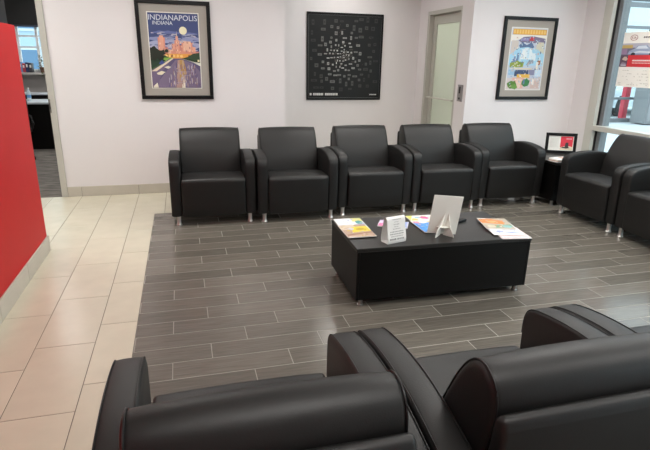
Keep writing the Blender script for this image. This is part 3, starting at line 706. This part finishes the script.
# poster on the window glass
gp = thing('window_poster', 'red and white poster with car photo taped on the window glass', 'poster', (XW+.0735, 5.285, 1.275), -PI/2)
random.seed(2)
pw, ph = .53, .635
L = [((.84,.82,.77), rect(0,0,1,1)), ((.16,.15,.22), rect(0,.585,1,.80)), ((.45,.44,.52), rect(0,.72,1,.80)), ((.55,.40,.14), rect(.0,.71,.3,.77)), ((.30,.20,.32), rect(0,.60,.16,.70)),
     ((.30,.36,.50), [(.18,.60),(.22,.66),(.36,.70),(.44,.76),(.68,.765),(.80,.70),(.95,.67),(.97,.60)]), ((.62,.68,.76), [(.40,.70),(.46,.75),(.66,.755),(.74,.70)]), ((.60,.64,.70), [(.2,.62),(.5,.66),(.9,.64),(.92,.62),(.5,.63)]),
     ((.03,.03,.04), disc(.34,.60,.06,.035,14)), ((.03,.03,.04), disc(.84,.60,.06,.035,14)), ((.60,.035,.045), rect(0,.37,1,.585)), ((.10,.06,.09), rect(0,.37,.22,.585)), ((.52,.40,.34), blob(.14,.52,.07,.04)), ((.25,.20,.26), blob(.12,.42,.08,.03)), ((.50,.50,.54), rect(.04,.39,.2,.41))]
x = .36
for k in range(9):
    L.append(((.80,.74,.72), rect(x,.475,x+.045,.50))); x += .055
x = .36
for k in range(13): L.append(((.74,.58,.56), rect(x,.435,x+.03,.450))); x += .04
for k in range(46):
    u = random.uniform(.04,.9); v = random.choice((.30,.24,.19,.13,.07,.04)); L.append(((.44,.42,.38), [(u,v),(u+.04,v+.012),(u+.06,v+.004),(u+.05,v-.003),(u+.03,v+.005)]))
x = .56
for k in range(6): L.append(((.20,.17,.17), rect(x,.885,x+.045,.915))); x += .058
sheet = obj('sheet', print_mesh(L, -pw/2, 0, pw, ph, -.0006, .00005), None, gp)
obj('backing', MB().box(-pw/2, pw/2, -.0005, .0008, 0, ph), white, gp)
mb = MB(); red = flat((.26,.03,.03)); N = 28
vv = [(-pw/2+(.30+r_*.105*math.cos(2*PI*k/N))*pw, -.0036, (.90+r_*.052*math.sin(2*PI*k/N))*ph) for r_ in (1, .86) for k in range(N)]
mb.add(vv, [[k, (k+1)%N, N+(k+1)%N, N+k] for k in range(N)], red)
V, Fc = text_polys('KIA', -pw/2+.235*pw, .876*ph, .13*pw, .048*ph, -.0037); mb.add(V, Fc, red)
obj('emblem', mb, None, sheet)

# ------------------------------------------------------------------ office furniture seen through the doorway
dk = thing('office_desk', 'dark desk with pale top seen through the office doorway', 'desk', (-2.3, 10.0, 0))
obj('desk_top', MB().bevbox(-1.0, 1.0, -.38, .40, .745, .775, .004), mat('pale_desk_top', (.55,.60,.64), .35), dk)
obj('front_panel', MB().box(-.96, .96, -.34, -.315, .0, .744), blackw, dk)
for x in (-.97, .95): obj('side_panel', MB().box(x, x+.025, -.314, .36, 0, .744), blackw, dk)
rs = thing('reception_ledge', 'dark raised shelf with pale edge behind the office desk', 'shelf', (-2.3, 10.62, 0))
obj('shelf_body', MB().box(-1.0, 1.0, 0, .25, 0, .83), blackw, rs)
obj('shelf_top', MB().bevbox(-1.02, 1.02, -.02, .27, .83, .86, .004), MATS['pale_desk_top'], rs)
bo = thing('water_bottle', 'clear plastic water bottle with blue label on office desk', 'bottle', (-2.47, 9.86, .775))
obj('bottle', MB().lathe([(.030,0),(.033,.01),(.033,.13),(.028,.16),(.013,.19),(.013,.205)], 16), mat('bottle_plastic', (.60,.72,.78), .15), bo, True)
obj('label', MB().lathe([(.0338,.06),(.0338,.11)], 16), mat('bottle_label', (.12,.32,.60), .5), bo, True)
obj('cap', MB().lathe([(.0155,.203),(.0155,.225)], 14), white, bo, True)
oc = thing('office_chair', 'black office chair standing in front of the office desk', 'office chair', (-2.46, 8.50, 0), math.radians(30))
obj('seat', MB().bevbox(-.25, .25, -.24, .24, .44, .51, .03, 3), darkm, oc, True)
obj('backrest', MB().padded(smooth_path([(-.27,.52),(-.29,.70),(-.27,.92),(-.24,1.0),(-.215,.99),(-.23,.9),(-.245,.70),(-.225,.52)], 4), -.22, .22, .02, 3, .005, 6), darkm, oc, True)
for s_ in (-1, 1): obj('armrest', MB().tube([(s_*.26, -.16, .48), (s_*.29, -.16, .56), (s_*.29, -.10, .66), (s_*.29, .16, .66), (s_*.28, .18, .56), (s_*.26, .16, .48)], .018, 8), darkm, oc, True)
obj('column', MB().lathe([(.03,.10),(.025,.44)], 12), darkm, oc, True)
for k in range(5):
    a = 2*PI*k/5; lg = obj('leg', MB().tube([(0,0,.11), (.28*math.cos(a), .28*math.sin(a), .07)], .02, 8), darkm, oc, True)
    obj('caster', MB().lathe([(.028,-.012),(.028,.012)], 12, (.28*math.cos(a), .28*math.sin(a), .028), 'x'), darkm, lg, True)
cb_ = thing('tall_cabinet', 'tall black cabinet above the red partition at left edge', 'cabinet', (-2.70, 9.25, 0))
obj('body', MB().bevbox(-.19, .19, -.2, .2, 0, 2.45, .006), darkm, cb_)
obj('door', MB().bevbox(-.175, .175, -.216, -.2005, .05, 2.42, .003), mat('cabinet_door', (.014,.013,.018), .3), cb_)
obj('handle', MB().tube([(.13,-.217,2.0),(.13,-.24,2.0),(.13,-.24,2.2),(.13,-.217,2.2)], .006, 8), chrome, cb_, True)
ob = bpy.data.objects; hd = [o for o in cb_.children if o.name.startswith('handle')][0]
# things on the office window ledge
random.seed(4)
for x, w_, h_, c, l in ((-2.97,.05,.17,(.72,.74,.74),'white binder at left end of the office window ledge'), (-2.91,.055,.19,(.16,.30,.55),'blue binder on the office window ledge'), (-2.85,.045,.16,(.45,.05,.07),'red book on the office window ledge'), (-2.795,.05,.18,(.02,.03,.10),'navy binder on the office window ledge'), (-2.735,.05,.17,(.05,.05,.06),'black binder on the office window ledge')):
    b = thing('binder', l, 'binder', (x, YO-.10, 1.205), 0, 'binders on the office window ledge')
    obj('cover', MB().bevbox(-w_/2, w_/2, -.08, .06, 0, h_, .004), mat('binder_%d' % int(-x*100), c, .5), b)
    obj('spine_label', MB().box(-w_*.3, w_*.3, -.0812, -.0802, h_*.5, h_*.8), white, b)
led = struct('trim_2', MB().bevbox(-3.05, -1.5, YO-.20, YO-.021, 1.165, 1.20, .004), MATS['office_paint'])
pt = thing('potted_plant', 'brown green trailing plant in pot on the office window ledge', 'plant', (-2.53, YO-.11, 1.2))
obj('pot', MB().lathe([(.05,0),(.065,.09),(.07,.10),(.06,.10),(.05,.08)], 16), mat('plant_pot', (.16,.08,.05), .6), pt, True)
mb = MB(); leafm = mat('plant_leaf', (.07,.10,.025), .5)
for k in range(90):
    a = random.uniform(0, 2*PI); r_ = random.uniform(.02, .10); z = .10+random.uniform(-.02,.22)-max(0,(r_-.06))*3.5
    c = Vector((r_*math.cos(a), r_*math.sin(a)*.7-.02, z)); d = Vector((math.cos(a), math.sin(a), random.uniform(-.8,.5))).normalized()*random.uniform(.035,.06); s_ = Vector((-math.sin(a), math.cos(a), random.uniform(-.3,.3)))*.016
    mb.add([c, c+d*.5+s_, c+d, c+d*.5-s_], [[0,1,2,3]], leafm)
fo = obj('foliage', mb, None, pt); fo['kind'] = 'stuff'

# ------------------------------------------------------------------ outside the window
struct('ground', MB().box(XW+.16, 60, -20, 60, -.25, -.05).box(-30, XW+.16, YO+.16, 60, -.25, -.05), mat('pale_concrete', (.52,.54,.56), .8, var=.08, vscale=1.2))
gs = thing('glazed_screen', 'grey framed glass screen wall outdoors beyond the window poster', 'glass screen', (12.4, 12.64, -.05))
gm = mat('screen_frame', (.17,.18,.19), .45)
for x in (-.62, -.38, .58): obj('post', MB().bevbox(x-.035, x+.035, -.06, .06, 0, 3.7, .004), gm, gs)
obj('post', MB().bevbox(1.75, 1.85, -.06, .06, 0, 3.7, .004), gm, gs)
for z, hh in ((.05,.12), (.68,.07), (2.62,.08), (3.20,.12)): obj('rail', MB().bevbox(-.62, 1.8, -.05, .05, z-hh/2, z+hh/2, .004), gm, gs)
for x0, x1 in ((-.57,-.43), (-.33,.53)):
    for z0, z1 in ((.12,.63), (.73,2.57), (2.67,3.13)): obj('pane', MB().box(x0, x1, -.005, .005, z0, z1), glass, gs)
obj('fascia', MB().bevbox(-.8, 3.0, -.06, .06, 3.3, 3.8, .01), mat('dark_fascia', (.10,.11,.12), .6), gs)
ubx = thing('utility_box', 'grey metal utility cabinet outdoors under the window poster', 'utility box', (12.88, 12.10, -.05))
obj('body', MB().bevbox(-.36, .5, -.25, .25, .03, 1.35, .01), mat('utility_grey', (.22,.225,.23), .5), ubx)
obj('door', MB().bevbox(-.31, .45, -.268, -.2505, .10, 1.28, .005), mat('utility_door', (.25,.255,.26), .5), ubx)
obj('lock', MB().lathe([(.03,-.285),(.03,-.268)], 12, (-.22, 0, 1.02), 'y'), darkm, ubx)
rpst = thing('red_bollard', 'red painted steel bollard standing outdoors behind glass screen', 'post', (12.97, 13.10, -.05))
obj('post', MB().bevbox(-.085, .085, -.085, .085, 0, 1.25, .02, 3), mat('red_post_paint', (.62,.03,.06), .4), rpst)
obj('base_plate', MB().bevbox(-.16, .16, -.16, .16, 0, .03, .005), gm, rpst)
car = thing('parked_car', 'silver parked car outdoors, front wheel showing beside red post', 'car', (14.9, 15.28, -.05), math.radians(16))
cp = smooth_path([(-2.2,.35),(-2.25,.62),(-2.1,.82),(-1.2,.95),(-.55,1.40),(.6,1.45),(1.4,1.02),(2.1,.92),(2.25,.6),(2.2,.32)], 4)
pb_ = MB(); bodyp = [(p[0], p[1]) for p in cp]+[(1.75,.28),(-1.75,.28)]
n = len(bodyp); v = []
for y, sc in ((-.86,.96),(-.80,1),(.80,1),(.86,.96)): v += [(a*sc, y*(1 if b < .95 else .82), b if b < .5 else .5+(b-.5)*sc) for a, b in bodyp]
pb_.add(v, [[i*n+k, i*n+(k+1)%n, (i+1)*n+(k+1)%n, (i+1)*n+k] for i in range(3) for k in range(n)]+[list(range(n))[::-1], [3*n+k for k in range(n)]])
obj('body', pb_, mat('silver_paint', (.50,.55,.60), .25, .5, coat=.5), car, True)
for s_ in (-1, 1): obj('side_window', MB().prism([(-1.0,.98),(-.5,1.33),(.5,1.37),(1.2,1.02)], *sorted((s_*.70, s_*.845)), 'y'), mat('car_glass', (.02,.03,.04), .1), car)
for x in (-1.35, 1.4):
    for s_ in (-1, 1):
        wl = obj('wheel', MB().lathe([(.28, -.10), (.33, -.08), (.335, .08), (.28, .10)], 24, (x, s_*.80, .335), 'y'), mat('tyre', (.02,.022,.025), .8), car, True)
        obj('hubcap', MB().lathe([(.20, -.115), (.21, .115)], 20, (x, s_*.80, .335), 'y'), mat('hubcap', (.45,.48,.5), .3, .8), wl, True)
bl = thing('far_building', 'pale building with horizontal bands far outside the window', 'building', (30, 34, -.05))
obj('wall', MB().box(-6, 14, 0, 6, 0, 7.2), mat('pale_cladding', (.66,.70,.72), .7), bl)
for k in range(3): obj('band', MB().box(-6.05, 14.05, -.1, 0, 1.6+k*2.2, 1.85+k*2.2), mat('band_grey', (.42,.48,.52), .7), bl)
bl2 = thing('office_view_building', 'pale blue building outside the office window', 'building', (-9, 27, -.05))
obj('wall', MB().box(-8, 9, 0, 5, 0, 4.6), mat('blue_cladding', (.40,.52,.60), .7), bl2)
for k in range(7):
    for j in range(2):
        wd_ = obj('window', MB().box(-7+k*2.2, -5.7+k*2.2, -.08, 0, .7+j*1.9, 1.9+j*1.9), mat('blue_window_frame', (.65,.72,.76), .5), bl2)
        obj('pane', MB().box(-6.9+k*2.2, -5.8+k*2.2, -.10, -.081, .8+j*1.9, 1.8+j*1.9), mat('far_pane', (.10,.20,.32), .2), wd_)
bpy.context.view_layer.update()
